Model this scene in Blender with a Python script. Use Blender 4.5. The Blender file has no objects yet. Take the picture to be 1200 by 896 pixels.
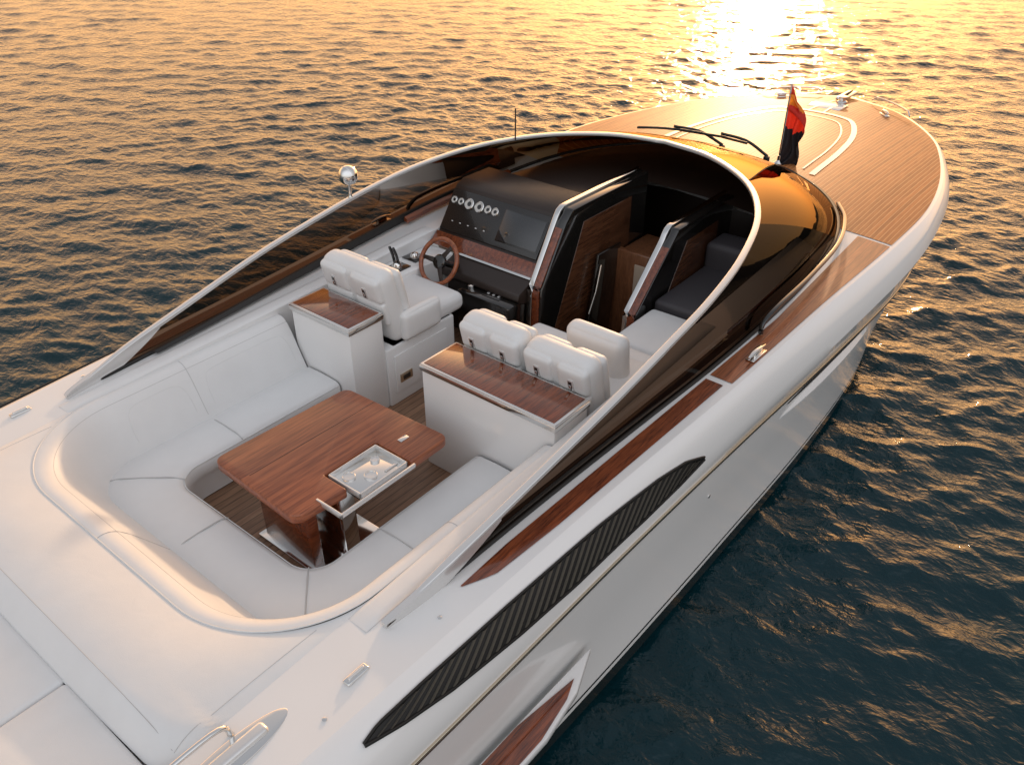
import bpy, bmesh, math, random
import numpy as np
from mathutils import Vector, Matrix, Euler
random.seed(3); rng=np.random.RandomState(5)
scn=bpy.context.scene
scn.view_settings.view_transform='Standard'; scn.view_settings.look='None'; scn.view_settings.exposure=0
COL=bpy.context.collection
rad=math.radians

# ------------------------------------------------------------------ materials
def newmat(name):
    m=bpy.data.materials.new(name); m.use_nodes=True
    nt=m.node_tree; b=nt.nodes['Principled BSDF']
    return m,nt,b
def N(nt,t,**k):
    n=nt.nodes.new(t)
    for a,v in k.items(): setattr(n,a,v)
    return n
def L(nt,a,b): nt.links.new(a,b)
def plain(name,col,rough=.4,metal=0,coat=0,bump=0,bscale=200,var=0,vscale=3,spec=.5,big=6.0):
    m,nt,b=newmat(name)
    b.inputs['Base Color'].default_value=(*col,1); b.inputs['Roughness'].default_value=rough
    b.inputs['Metallic'].default_value=metal; b.inputs['Coat Weight'].default_value=coat; b.inputs['Coat Roughness'].default_value=.05
    b.inputs['Specular IOR Level'].default_value=spec
    tc=N(nt,'ShaderNodeTexCoord')
    if var:
        n=N(nt,'ShaderNodeTexNoise'); n.inputs['Scale'].default_value=vscale; n.inputs['Detail'].default_value=5
        L(nt,tc.outputs['Object'],n.inputs['Vector'])
        r=N(nt,'ShaderNodeMapRange'); r.inputs['To Min'].default_value=1-var; r.inputs['To Max'].default_value=1+var*.4
        L(nt,n.outputs['Fac'],r.inputs['Value'])
        mx=N(nt,'ShaderNodeMix',data_type='RGBA',blend_type='MULTIPLY'); mx.inputs['Factor'].default_value=1
        mx.inputs['A'].default_value=(*col,1); L(nt,r.outputs['Result'],mx.inputs['B']); L(nt,mx.outputs['Result'],b.inputs['Base Color'])
    if bump:
        n=N(nt,'ShaderNodeTexNoise'); n.inputs['Scale'].default_value=bscale; n.inputs['Detail'].default_value=3
        L(nt,tc.outputs['Object'],n.inputs['Vector'])
        n2=N(nt,'ShaderNodeTexNoise'); n2.inputs['Scale'].default_value=5; n2.inputs['Detail'].default_value=3; n2.inputs['Distortion'].default_value=.3
        L(nt,tc.outputs['Object'],n2.inputs['Vector'])
        ad=N(nt,'ShaderNodeMath',operation='MULTIPLY_ADD'); ad.inputs[1].default_value=big; L(nt,n2.outputs['Fac'],ad.inputs[0]); L(nt,n.outputs['Fac'],ad.inputs[2])
        bp=N(nt,'ShaderNodeBump'); bp.inputs['Strength'].default_value=bump; bp.inputs['Distance'].default_value=.002
        L(nt,ad.outputs[0],bp.inputs['Height']); L(nt,bp.outputs['Normal'],b.inputs['Normal'])
    return m
def wood(name,c1,c2,rough=.25,coat=1,grain=(1.2,14,14),plank=0,caulk=(.02,.015,.01),cw=.07,off=0,spec=.5):
    m,nt,b=newmat(name)
    tc=N(nt,'ShaderNodeTexCoord'); mp=N(nt,'ShaderNodeMapping'); mp.inputs['Scale'].default_value=grain
    L(nt,tc.outputs['Object'],mp.inputs['Vector'])
    n=N(nt,'ShaderNodeTexNoise'); n.inputs['Scale'].default_value=3.0; n.inputs['Detail'].default_value=8; n.inputs['Distortion'].default_value=.4
    L(nt,mp.outputs['Vector'],n.inputs['Vector'])
    mp2=N(nt,'ShaderNodeMapping'); mp2.inputs['Scale'].default_value=(grain[0]*1.5,grain[1]*4,grain[2]*4); L(nt,tc.outputs['Object'],mp2.inputs['Vector'])
    n2=N(nt,'ShaderNodeTexNoise'); n2.inputs['Scale'].default_value=4; n2.inputs['Detail'].default_value=4; L(nt,mp2.outputs['Vector'],n2.inputs['Vector'])
    av=N(nt,'ShaderNodeMath',operation='ADD'); L(nt,n.outputs['Fac'],av.inputs[0]); L(nt,n2.outputs['Fac'],av.inputs[1])
    r=N(nt,'ShaderNodeMapRange'); r.inputs['From Min'].default_value=.75; r.inputs['From Max'].default_value=1.25; L(nt,av.outputs[0],r.inputs['Value'])
    mx=N(nt,'ShaderNodeMix',data_type='RGBA'); mx.inputs['A'].default_value=(*c1,1); mx.inputs['B'].default_value=(*c2,1); L(nt,r.outputs['Result'],mx.inputs['Factor'])
    out=mx.outputs['Result']
    if plank:
        sp=N(nt,'ShaderNodeSeparateXYZ'); L(nt,tc.outputs['Object'],sp.inputs[0])
        ad=N(nt,'ShaderNodeMath',operation='ADD'); ad.inputs[1].default_value=50+off; L(nt,sp.outputs['Y'],ad.inputs[0])
        dv=N(nt,'ShaderNodeMath',operation='DIVIDE'); dv.inputs[1].default_value=plank; L(nt,ad.outputs[0],dv.inputs[0])
        fr=N(nt,'ShaderNodeMath',operation='FRACT'); L(nt,dv.outputs[0],fr.inputs[0])
        fl=N(nt,'ShaderNodeMath',operation='FLOOR'); L(nt,dv.outputs[0],fl.inputs[0])
        wn=N(nt,'ShaderNodeTexWhiteNoise',noise_dimensions='1D'); L(nt,fl.outputs[0],wn.inputs['W'])
        rr=N(nt,'ShaderNodeMapRange'); rr.inputs['To Min'].default_value=.82; rr.inputs['To Max'].default_value=1.12; L(nt,wn.outputs['Value'],rr.inputs['Value'])
        mm=N(nt,'ShaderNodeMix',data_type='RGBA',blend_type='MULTIPLY'); mm.inputs['Factor'].default_value=1; L(nt,out,mm.inputs['A']); L(nt,rr.outputs['Result'],mm.inputs['B'])
        lt=N(nt,'ShaderNodeMath',operation='LESS_THAN'); lt.inputs[1].default_value=cw; L(nt,fr.outputs[0],lt.inputs[0])
        m2=N(nt,'ShaderNodeMix',data_type='RGBA'); L(nt,lt.outputs[0],m2.inputs['Factor']); L(nt,mm.outputs['Result'],m2.inputs['A']); m2.inputs['B'].default_value=(*caulk,1)
        out=m2.outputs['Result']
    L(nt,out,b.inputs['Base Color'])
    b.inputs['Roughness'].default_value=rough; b.inputs['Coat Weight'].default_value=coat; b.inputs['Coat Roughness'].default_value=.03; b.inputs['Specular IOR Level'].default_value=spec
    bp=N(nt,'ShaderNodeBump'); bp.inputs['Strength'].default_value=.15; bp.inputs['Distance'].default_value=.002; L(nt,n2.outputs['Fac'],bp.inputs['Height']); L(nt,bp.outputs['Normal'],b.inputs['Normal'])
    return m
GEL=plain('gelcoat_white',(.78,.775,.765),.16,coat=.6,var=.05,vscale=2)
LEA=plain('white_leather',(.75,.748,.74),.48,bump=.36,bscale=240,var=.07,vscale=5,spec=.38,big=5.0)
SEAM=plain('seam_grey',(.50,.495,.485),.6)
PIPE=plain('piping_white',(.68,.68,.67),.45)
MAH=wood('varnished_mahogany',(.075,.015,.006),(.27,.066,.022),grain=(1.2,12,12),rough=.2)
MAHL=wood('table_mahogany',(.14,.034,.013),(.37,.112,.042),grain=(.7,11,11),rough=.33,coat=.3)
SIDEW=wood('side_deck_mahogany',(.17,.045,.018),(.38,.125,.048),grain=(1,12,12),plank=.062,caulk=(.05,.02,.01),cw=.05,rough=.35,coat=.3)
TEAK=wood('foredeck_teak',(.31,.105,.032),(.47,.175,.055),grain=(1,12,12),plank=.042,caulk=(.60,.33,.16),cw=.13,rough=.50,coat=.0,spec=.22)
FLOOR=wood('cockpit_teak',(.19,.10,.058),(.34,.20,.12),grain=(1.2,12,12),plank=.065,caulk=(.025,.018,.012),cw=.07,rough=.5,coat=0)
CHR=plain('polished_steel',(.78,.77,.75),.09,metal=1)
SAT=plain('satin_silver',(.74,.73,.715),.22,metal=.6,coat=.4)
BLK=plain('black_gloss',(.010,.009,.008),.10,coat=.8)
RUB=plain('black_rubber',(.015,.014,.013),.5)
BRN=plain('dark_brown_leather',(.026,.016,.012),.4,bump=.2,var=.2)
DBL=plain('slate_upholstery',(.055,.05,.055),.6,bump=.2,var=.15)
VENT=plain('vent_grey',(.19,.17,.14),.35,metal=.35)
VENTR=plain('vent_rim',(.20,.19,.17),.3,metal=.5)
VENTD=plain('vent_recess',(.009,.008,.007),.6)
GOLD=plain('gold_trim',(.66,.56,.42),.22,metal=.9)
DIAL=plain('dial_face',(.55,.53,.5),.3)
SCRM=plain('screen_glass',(.022,.023,.025),.06,coat=1)
CARB=plain('dash_panel',(.016,.014,.013),.25,coat=.4)
HULL,nt,b=newmat('hull_paint')
tc=N(nt,'ShaderNodeTexCoord'); sp=N(nt,'ShaderNodeSeparateXYZ'); L(nt,tc.outputs['Object'],sp.inputs[0])
cr=N(nt,'ShaderNodeValToRGB'); mr=N(nt,'ShaderNodeMapRange'); mr.inputs['From Min'].default_value=0; mr.inputs['From Max'].default_value=.5
L(nt,sp.outputs['Z'],mr.inputs['Value']); L(nt,mr.outputs['Result'],cr.inputs['Fac']); cr.color_ramp.interpolation='CONSTANT'
e=cr.color_ramp.elements; e[0].color=(.010,.014,.014,1); e[1].position=.30; e[1].color=(.75,.74,.72,1)
x=e.new(.36); x.color=(.03,.03,.03,1); x=e.new(.40); x.color=(.83,.815,.795,1)
L(nt,cr.outputs['Color'],b.inputs['Base Color']); b.inputs['Roughness'].default_value=.25; b.inputs['Coat Weight'].default_value=.6; b.inputs['Coat Roughness'].default_value=.02
def glass(name,tint,gl,ior,rough=.0):
    m=bpy.data.materials.new(name); m.use_nodes=True; nt=m.node_tree; nt.nodes.clear()
    o=N(nt,'ShaderNodeOutputMaterial'); t=N(nt,'ShaderNodeBsdfTransparent'); t.inputs[0].default_value=(*tint,1)
    g=N(nt,'ShaderNodeBsdfGlossy'); g.inputs['Roughness'].default_value=rough; g.inputs['Color'].default_value=(*gl,1)
    f=N(nt,'ShaderNodeFresnel'); f.inputs['IOR'].default_value=ior
    mx=N(nt,'ShaderNodeMixShader'); L(nt,f.outputs[0],mx.inputs[0]); L(nt,t.outputs[0],mx.inputs[1]); L(nt,g.outputs[0],mx.inputs[2]); L(nt,mx.outputs[0],o.inputs[0])
    return m
GLS=glass('smoked_glass',(.15,.108,.080),(.6,.55,.5),1.18)
GLF=glass('dark_smoked_glass',(.022,.012,.007),(.80,.56,.33),1.33)
WAT,nt,b=newmat('sea_water')
b.inputs['Base Color'].default_value=(.003,.023,.030,1); b.inputs['Roughness'].default_value=.06; b.inputs['IOR'].default_value=1.34
tc=N(nt,'ShaderNodeTexCoord'); mp=N(nt,'ShaderNodeMapping'); mp.inputs['Rotation'].default_value=(0,0,rad(-30)); mp.inputs['Scale'].default_value=(1.6,1,1); L(nt,tc.outputs['Object'],mp.inputs['Vector'])
n=N(nt,'ShaderNodeTexNoise'); n.inputs['Scale'].default_value=6.5; n.inputs['Detail'].default_value=3; n.inputs['Roughness'].default_value=.5; n.inputs['Distortion'].default_value=.3; L(nt,mp.outputs[0],n.inputs['Vector'])
bp=N(nt,'ShaderNodeBump'); bp.inputs['Strength'].default_value=.7; bp.inputs['Distance'].default_value=.038; L(nt,n.outputs['Fac'],bp.inputs['Height']); L(nt,bp.outputs['Normal'],b.inputs['Normal'])
FLG,nt,b=newmat('flag_cloth'); tc=N(nt,'ShaderNodeTexCoord'); sp=N(nt,'ShaderNodeSeparateXYZ'); L(nt,tc.outputs['Object'],sp.inputs[0])
mr=N(nt,'ShaderNodeMapRange'); mr.inputs['From Min'].default_value=1.80; mr.inputs['From Max'].default_value=2.72; L(nt,sp.outputs['Z'],mr.inputs['Value'])
n=N(nt,'ShaderNodeTexNoise'); n.inputs['Scale'].default_value=7; L(nt,tc.outputs['Object'],n.inputs['Vector'])
ad=N(nt,'ShaderNodeMath',operation='MULTIPLY_ADD'); ad.inputs[1].default_value=.45; L(nt,n.outputs['Fac'],ad.inputs[0]); L(nt,mr.outputs['Result'],ad.inputs[2])
cr=N(nt,'ShaderNodeValToRGB'); cr.color_ramp.interpolation='CONSTANT'; e=cr.color_ramp.elements; e[0].color=(.012,.012,.018,1); e[1].position=.62; e[1].color=(.60,.04,.02,1); x=e.new(.88); x.color=(.85,.34,.03,1); x=e.new(.96); x.color=(.65,.06,.02,1)
L(nt,ad.outputs[0],cr.inputs['Fac']); L(nt,cr.outputs['Color'],b.inputs['Base Color']); b.inputs['Roughness'].default_value=.7
tr_=N(nt,'ShaderNodeBsdfTranslucent'); L(nt,cr.outputs['Color'],tr_.inputs[0]); mx=N(nt,'ShaderNodeMixShader'); mx.inputs[0].default_value=.4; L(nt,b.outputs[0],mx.inputs[1]); L(nt,tr_.outputs[0],mx.inputs[2]); L(nt,mx.outputs[0],nt.nodes['Material Output'].inputs[0])

# ------------------------------------------------------------------ mesh helpers
def link(o,parent=None):
    COL.objects.link(o)
    if parent is not None: o.parent=parent
    return o
def M(name,vs,fs,mat,parent=None,ang=35,sub=0,flip=False):
    me=bpy.data.meshes.new(name); me.from_pydata([tuple(v) for v in vs],[],fs); 
    bm=bmesh.new(); bm.from_mesh(me); bmesh.ops.remove_doubles(bm,verts=bm.verts,dist=1e-5)
    bmesh.ops.recalc_face_normals(bm,faces=bm.faces)
    bm.to_mesh(me); bm.free()
    me.shade_smooth()
    if ang<180: me.set_sharp_from_angle(angle=rad(ang))
    me.materials.append(mat)
    o=bpy.data.objects.new(name,me)
    return link(o,parent)
def grid(rows,closed_u=False,closed_v=False):
    nu=len(rows); nv=len(rows[0]); vs=[p for r in rows for p in r]; fs=[]
    for i in range(nu if closed_u else nu-1):
        for j in range(nv if closed_v else nv-1):
            a=i*nv+j; b=i*nv+(j+1)%nv; c=((i+1)%nu)*nv+(j+1)%nv; d=((i+1)%nu)*nv+j
            fs.append((a,b,c,d))
    return vs,fs
def cat(pts,n):
    P=[np.array(p,float) for p in pts]; P=[2*P[0]-P[1]]+P+[2*P[-1]-P[-2]]
    out=[]; m=len(pts)-1
    for k in range(n):
        s=k/(n-1)*m; i=min(int(s),m-1); t=s-i
        a,b,c,d=P[i],P[i+1],P[i+2],P[i+3]
        out.append(.5*((2*b)+(-a+c)*t+(2*a-5*b+4*c-d)*t*t+(-a+3*b-3*c+d)*t**3))
    return out
def resamp(path,n):
    P=np.array(path); d=np.r_[0,np.cumsum(np.linalg.norm(np.diff(P,axis=0),axis=1))]
    s=np.linspace(0,d[-1],n); return [np.array([np.interp(q,d,P[:,k]) for k in range(P.shape[1])]) for q in s]
def sweep(name,path,prof,mat,parent=None,scale=None,up=(0,0,1),closed=False,ang=50,cap=True):
    P=[Vector(p) for p in path]; n=len(P); rows=[]; U0=Vector(up)
    for i,p in enumerate(P):
        if closed: T=(P[(i+1)%n]-P[i-1])
        else: T=(P[min(i+1,n-1)]-P[max(i-1,0)])
        T.normalize(); S=T.cross(U0)
        if S.length<1e-4: S=Vector((0,1,0))
        S.normalize(); U=S.cross(T)
        sc=1 if scale is None else scale[i]
        rows.append([p+S*a*sc+U*b_*sc for a,b_ in prof])
    vs,fs=grid(rows,closed,True)
    if not closed and cap:
        m=len(prof); fs.append(tuple(range(m))); fs.append(tuple((n-1)*m+k for k in range(m)))
    return M(name,vs,fs,mat,parent,ang)
def circ(r,n=10): return [(r*math.cos(2*math.pi*k/n),r*math.sin(2*math.pi*k/n)) for k in range(n)]
def rrect(w,h,r,n=4):
    out=[]
    for cx,cy,a0 in ((w-r,h-r,0),(-w+r,h-r,90),(-w+r,-h+r,180),(w-r,-h+r,270)):
        for k in range(n+1):
            a=rad(a0+90*k/n); out.append((cx+r*math.cos(a),cy+r*math.sin(a)))
    return out
def roundpoly(pts,n=6):
    out=[]; m=len(pts)
    for i in range(m):
        p=np.array(pts[i][:2]); r=pts[i][2]; a=np.array(pts[i-1][:2]); b=np.array(pts[(i+1)%m][:2])
        if r<=0: out.append(tuple(p)); continue
        u=(a-p)/np.linalg.norm(a-p); v=(b-p)/np.linalg.norm(b-p); ang=math.acos(max(-1,min(1,float(u@v)))); d=min(r/math.tan(ang/2),np.linalg.norm(a-p)*.49,np.linalg.norm(b-p)*.49)
        A=p+u*d; Bq=p+v*d
        for t in np.linspace(0,1,n+1): out.append(tuple((1-t)**2*A+2*t*(1-t)*p+t*t*Bq))
    return out
def tube(name,path,r,mat,parent=None,n=10,closed=False,up=(0,0,1)): return sweep(name,path,circ(r,n),mat,parent,closed=closed,up=up,ang=80)
def rb(name,x0,x1,y0,y1,z0,z1,r,mat,parent=None,puff=(0,0,0),T=None,ne=4,ni=6,piv=None):
    h=[(x1-x0)/2,(y1-y0)/2,(z1-z0)/2]; c=Vector(((x0+x1)/2,(y0+y1)/2,(z0+z1)/2)); r=min(r,min(h)*.98)
    ax=[]
    for k in range(3):
        a=list(-h[k]+r*(1-np.cos(np.linspace(0,math.pi/2,ne+1)))) ; mid=list(np.linspace(-h[k]+r,h[k]-r,ni+1))[1:-1]
        ax.append(a+mid+[-v for v in reversed(a)])
    vs=[];fs=[];
    for k in range(3):
        i,j=(k+1)%3,(k+2)%3
        for s in (-1,1):
            base=len(vs); A=ax[i];B=ax[j]
            for a in A:
                for b_ in B:
                    p=[0,0,0]; p[k]=s*h[k]; p[i]=a; p[j]=b_
                    q=[max(-(h[m]-r),min(h[m]-r,p[m])) for m in range(3)]
                    d=Vector([p[m]-q[m] for m in range(3)]); d=d.normalized()*r if d.length>0 else d
                    v=Vector(q)+d
                    ua=a/h[i]; ub=b_/h[j]
                    v[k]+=s*puff[k]*(1-ua**4)*(1-ub**4)
                    vs.append(v)
            nb=len(B)
            for a in range(len(A)-1):
                for b_ in range(nb-1):
                    q=(base+a*nb+b_,base+a*nb+b_+1,base+(a+1)*nb+b_+1,base+(a+1)*nb+b_)
                    fs.append(q if s>0 else q[::-1])
    if T is not None:
        pv=Vector(piv) if piv is not None else c
        vs=[T@(v+c-pv)+pv for v in vs]
    else: vs=[v+c for v in vs]
    return M(name,vs,fs,mat,parent,180)
def prism(name,poly,z0,z1,mat,parent=None,bev=.005,axis='z',T=None,seg=2):
    bm=bmesh.new()
    def mk(p,z): 
        if axis=='z': return (p[0],p[1],z)
        return (p[0],z,p[1])
    vb=[bm.verts.new(mk(p,z0)) for p in poly]; vt=[bm.verts.new(mk(p,z1)) for p in poly]
    n=len(poly); bm.faces.new(vb[::-1]); bm.faces.new(vt)
    for i in range(n): bm.faces.new((vb[i],vb[(i+1)%n],vt[(i+1)%n],vt[i]))
    bmesh.ops.recalc_face_normals(bm,faces=bm.faces)
    if bev>0:
        es=[e for e in bm.edges if len(e.link_faces)==2 and e.calc_face_angle(0)>.5]
        bmesh.ops.bevel(bm,geom=es,offset=bev,segments=seg,affect='EDGES',profile=.5)
    if T is not None: bmesh.ops.transform(bm,matrix=T,verts=bm.verts)
    me=bpy.data.meshes.new(name); bm.to_mesh(me); bm.free(); me.shade_smooth(); me.set_sharp_from_angle(angle=rad(35)); me.materials.append(mat)
    return link(bpy.data.objects.new(name,me),parent)
def lathe(name,prof,mat,parent=None,T=None,n=24):
    rows=[[Vector((r*math.cos(2*math.pi*k/n),r*math.sin(2*math.pi*k/n),z)) for k in range(n)] for r,z in prof]
    vs,fs=grid(rows,False,True)
    fs.append(tuple(range(n))); fs.append(tuple((len(prof)-1)*n+k for k in range(n)))
    if T is not None: vs=[T@v for v in vs]
    return M(name,vs,fs,mat,parent,40)
def join(objs,name):
    bm=bmesh.new(); mats=[]
    for o in objs:
        for m in o.data.materials:
            if m not in mats: mats.append(m)
    for o in objs:
        nb=len(bm.faces); bm.from_mesh(o.data); bm.faces.ensure_lookup_table()
        for f in bm.faces[nb:]: f.material_index=mats.index(o.data.materials[f.material_index])
    me=bpy.data.meshes.new(name); bm.to_mesh(me); bm.free()
    for m in mats: me.materials.append(m)
    me.set_sharp_from_angle(angle=rad(40))
    r=bpy.data.objects.new(name,me); link(r,objs[0].parent)
    for o in objs: bpy.data.objects.remove(o)
    return r
def empty(name,loc=(0,0,0),parent=None):
    o=bpy.data.objects.new(name,None); o.location=loc; return link(o,parent)

boat=empty('motor_yacht')
boat['label']='glossy white open motor yacht with mahogany trim floating on rippled sea'; boat['category']='yacht'

# ------------------------------------------------------------------ hull rows
D=[(-3.6,1.72,1.36),(-2,1.80,1.40),(0,1.89,1.47),(1.5,1.96,1.52),(3,2.06,1.57),(4.5,2.13,1.63),(6,2.20,1.66),(7,2.185,1.67),(8,2.015,1.67),(9,1.70,1.67),(9.64,1.38,1.66),(10.21,.95,1.65),(10.59,.49,1.64),(10.75,0,1.64)]
B=[(-3.6,1.95,1.13),(-2,2.03,1.18),(0,2.10,1.22),(1.5,2.12,1.23),(3,2.20,1.28),(4.5,2.30,1.37),(6,2.36,1.45),(7,2.30,1.50),(8,2.12,1.52),(9,1.79,1.53),(9.7,1.44,1.54),(10.3,.98,1.54),(10.7,.50,1.54),(10.85,0,1.54)]
RB=[(-3.6,1.97,1.08),(-2,2.04,1.12),(0,2.105,1.15),(1.5,2.13,1.155),(3,2.18,1.155),(4.5,2.24,1.15),(6,2.27,1.15),(7,2.17,1.15),(8,1.93,1.15),(8.9,1.5,1.15),(9.4,1.12,1.15),(9.85,.75,1.15),(10.15,.38,1.15),(10.3,0,1.15)]
W=[(-3.6,2.02,.05),(-2,2.07,.05),(0,2.12,.05),(1.5,2.17,.05),(3,2.19,.05),(4.5,2.19,.05),(6,2.1,.05),(7,1.9,.05),(7.9,1.5,.05),(8.6,1.05,.05),(9.05,.72,.05),(9.4,.42,.05),(9.6,.2,.05),(9.7,0,.05)]
NS=190
Ds,Bs,Rs,Ws=[cat(q,NS) for q in (D,B,RB,W)]
for q in (Ds,Bs,Rs,Ws): q[-1][1]=0
Dx=np.array([p[0] for p in Ds]); Dy=np.array([p[1] for p in Ds]); Dz=np.array([p[2] for p in Ds])
def ydk(x): return float(np.interp(x,Dx,Dy))
def zdk(x): return float(np.interp(x,Dx,Dz))
def sm(a,b,x):
    t=max(0,min(1,(x-a)/(b-a))); return t*t*(3-2*t)
def dz(x,y):
    yd=max(ydk(x),.05); c=.025+.095*sm(4.2,6.9,x)*(1-.5*sm(7.2,9.4,x))*sm(10.7,9.6,x) if x>4.2 else .025
    return zdk(x)+c*max(0,1-(abs(y)/yd)**2)
def shoulder(i,t):
    d,b_=Ds[i],Bs[i]; c=d+(b_-d)*.72; c[2]=d[2]-.035
    return (1-t)**2*d+2*t*(1-t)*c+t*t*b_
def shoulder_x(x,t,side=-1):
    i=int(np.clip(np.searchsorted(Dx,x),1,NS-1)); f=(x-Dx[i-1])/(Dx[i]-Dx[i-1]); p=shoulder(i-1,t)*(1-f)+shoulder(i,t)*f
    return np.array([p[0],p[1]*side,p[2]])
def hull_half(s):
    rows=[]
    for i in range(NS):
        r=[shoulder(i,t) for t in np.linspace(0,1,9)]
        R_=Rs[i];W_=Ws[i]
        r.append(Bs[i]*.5+R_*.5)
        r.append(R_+np.array([0,0,.012])); r.append(R_-np.array([0,.018 if R_[1]>.02 else 0,.012]))
        for t in (.2,.4,.6,.8): 
            m=R_*(1-t)+W_*t; m[1]-=.03*math.sin(t*math.pi)*(1+1.5*sm(5,8,m[0])) if m[1]>.05 else 0; m[2]=R_[2]*(1-t)+.05*t; r.append(m)
        r.append(W_.copy())
        r.append(W_*np.array([1,.93,1])-np.array([0,0,.12])); r.append(np.array([W_[0],0,-.45]))
        rows.append([(p[0],p[1]*s,p[2]) for p in r])
    return rows
vs=[];fs=[]
for s in (1,-1):
    v,f=grid(hull_half(s)); o=len(vs); vs+=v; fs+=[tuple(a+o for a in q) for q in f]
hull=M('hull',vs,fs,HULL,boat,ang=28)
vs=[];fs=[]
for s in (1,-1):
    rows=[]
    for i in range(NS):
        x,yd_=Ds[i][0],Ds[i][1]; yi=1.435 if x<5.7 else 0
        rows.append([(x,s*(yd_+(yi-yd_)*t),dz(x,yd_+(yi-yd_)*t)) for t in np.linspace(0,1,14)])
    v,f=grid(rows); o=len(vs); vs+=v; fs+=[tuple(a+o for a in q) for q in f]
deck=M('deck',vs,fs,GEL,boat,ang=30)
for s in (1,-1):
    pth=[(p[0],s*(p[1]+.004),p[2]) for p in Rs[:-1]]
    sweep('rub_rail',pth,rrect(.009,.011,.005),GOLD,boat)
    pth=[(p[0],s*(p[1]-.002),p[2]-.022) for p in Rs[:-1]]
    sweep('rub_rail_gasket',pth,rrect(.009,.010,.004),RUB,boat)
def ribbon(name,xs,ya,yb,side,mat,parent,lift=.004,nw=4,thick=0):
    rows=[]
    for x in xs:
        a,b_=ya(x),yb(x); rows.append([(x,side*(a+(b_-a)*t),dz(x,a+(b_-a)*t)+lift) for t in np.linspace(0,1,nw+1)])
    v,f=grid(rows); return M(name,v,f,mat,parent,ang=60)
def ip(pts): 
    X=[p[0] for p in pts];Y=[p[1] for p in pts]; return lambda x: float(np.interp(x,X,Y))
for s in (1,-1):
    ribbon('mahogany_inlay',np.linspace(.42,2.93,40),ip([(.42,1.745),(.8,1.745),(2.93,1.85)]),ip([(.42,1.755),(.6,1.84),(1.1,1.885),(2.93,1.985)]),s,MAH,boat,lift=.005)
    ribbon('side_deck_planking',np.linspace(2.99,5.84,50),ip([(2.99,1.85),(4,1.9),(5.84,1.86)]),lambda x: ydk(x)-.035,s,SIDEW,boat,lift=.005)
rows=[]
xs=list(np.linspace(5.88,9.6,60))+list(9.6+1.0*np.sin(np.linspace(0,math.pi/2,36)))[1:]
for x in xs:
    yo=max(ydk(min(x+.0,10.7))-.035-(.03*sm(9,10.4,x)),.0)
    if x>10.4: yo*=math.sqrt(max(0,(10.602-x)/.202))
    rows.append([(x,yo*t,dz(x,yo*t)+.005) for t in np.linspace(-1,1,31)])
v,f=grid(rows); fore=M('foredeck_planking',v,f,TEAK,boat,ang=60)
def deckline(name,pts,w,mat,lift=.011,n=40):
    P=cat([(a,b_) for a,b_ in pts],n); rows=[]
    for i,p in enumerate(P):
        T=P[min(i+1,n-1)]-P[max(i-1,0)]; T/=np.linalg.norm(T); S=np.array([-T[1],T[0]])*w/2
        rows.append([(q[0],q[1],dz(q[0],q[1])+lift) for q in (p-S,p,p+S)])
    v,f=grid(rows); return M(name,v,f,mat,boat,ang=60)
for s in (1,-1):
    deckline('foredeck_inlay',[(6.92,s*.95),(7.8,s*.90),(8.6,s*.78),(9.2,s*.55),(9.35,s*.3),(9.37,0)],.065,GEL)
    deckline('foredeck_inlay',[(7.02,s*.81),(7.8,s*.77),(8.5,s*.66),(9.0,s*.46),(9.13,s*.25),(9.15,0)],.022,GEL)
    deckline('foredeck_inlay',[(9.4,s*.10),(9.8,s*.08),(10.2,s*.06)],.03,GEL)

# ------------------------------------------------------------------ windshield
HP=[(0,1.62,1.50),(.5,1.67,1.63),(1,1.70,1.735),(1.8,1.74,1.90),(2.5,1.745,2.02),(3.1,1.73,2.11),(3.7,1.655,2.19),(4.35,1.46,2.25),(4.9,1.10,2.285),(5.26,.56,2.31),(5.38,0,2.315)]
BP=[(-.02,1.64,0),(.6,1.665,0),(1.3,1.70,0),(2.3,1.765,0),(3.1,1.82,0),(4.0,1.85,0),(4.9,1.82,0),(5.8,1.68,0),(6.42,1.34,0),(6.84,.75,0),(6.96,0,0)]
def mirror(P): return P+[np.array([p[0],-p[1],p[2]]) for p in reversed(P[:-1])]
Hh=cat(HP,70); Bh=cat(BP,70)
for p in Bh: p[2]=dz(p[0],p[1])+.012
Hf=mirror(Hh); Bf=mirror(Bh)
wind=empty('windshield',parent=boat)
def glassrow(h,b_,x):
    r=[]
    for t in np.linspace(0,1,17):
        p=h*(1-t)+b_*t; k=math.sin(t*math.pi); f=sm(2.5,5.2,x)
        n=np.array([.35*f, np.sign(p[1])*(.5 if abs(p[1])>.3 else abs(p[1])),.25+.75*f]); p=p+n*k*(.03+.03*f)
        r.append(tuple(p))
    return r
rows=[glassrow(h,b_,h[0]) for h,b_ in zip(Hf,Bf)]
grows=rows
k1=47
def gl(name,a,b_,mat):
    v,f=grid(grows[a:b_]); return M(name,v,f,mat,wind,ang=180)
n=len(rows)
gl('side_glass',0,k1+1,GLS); gl('side_glass',n-k1-1,n,GLS); gl('front_glass',k1,n-k1,GLF)
sc=[max(.25,min(1,(min(i,n-1-i)+2)/8)) for i in range(n)]
sweep('windshield_frame',[tuple(p) for p in Hf],rrect(.026,.016,.009),SAT,wind,scale=sc)
sweep('windshield_lower_seal',[tuple(p) for p in Bf[3:-3]],rrect(.018,.014,.008),RUB,wind)
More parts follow.
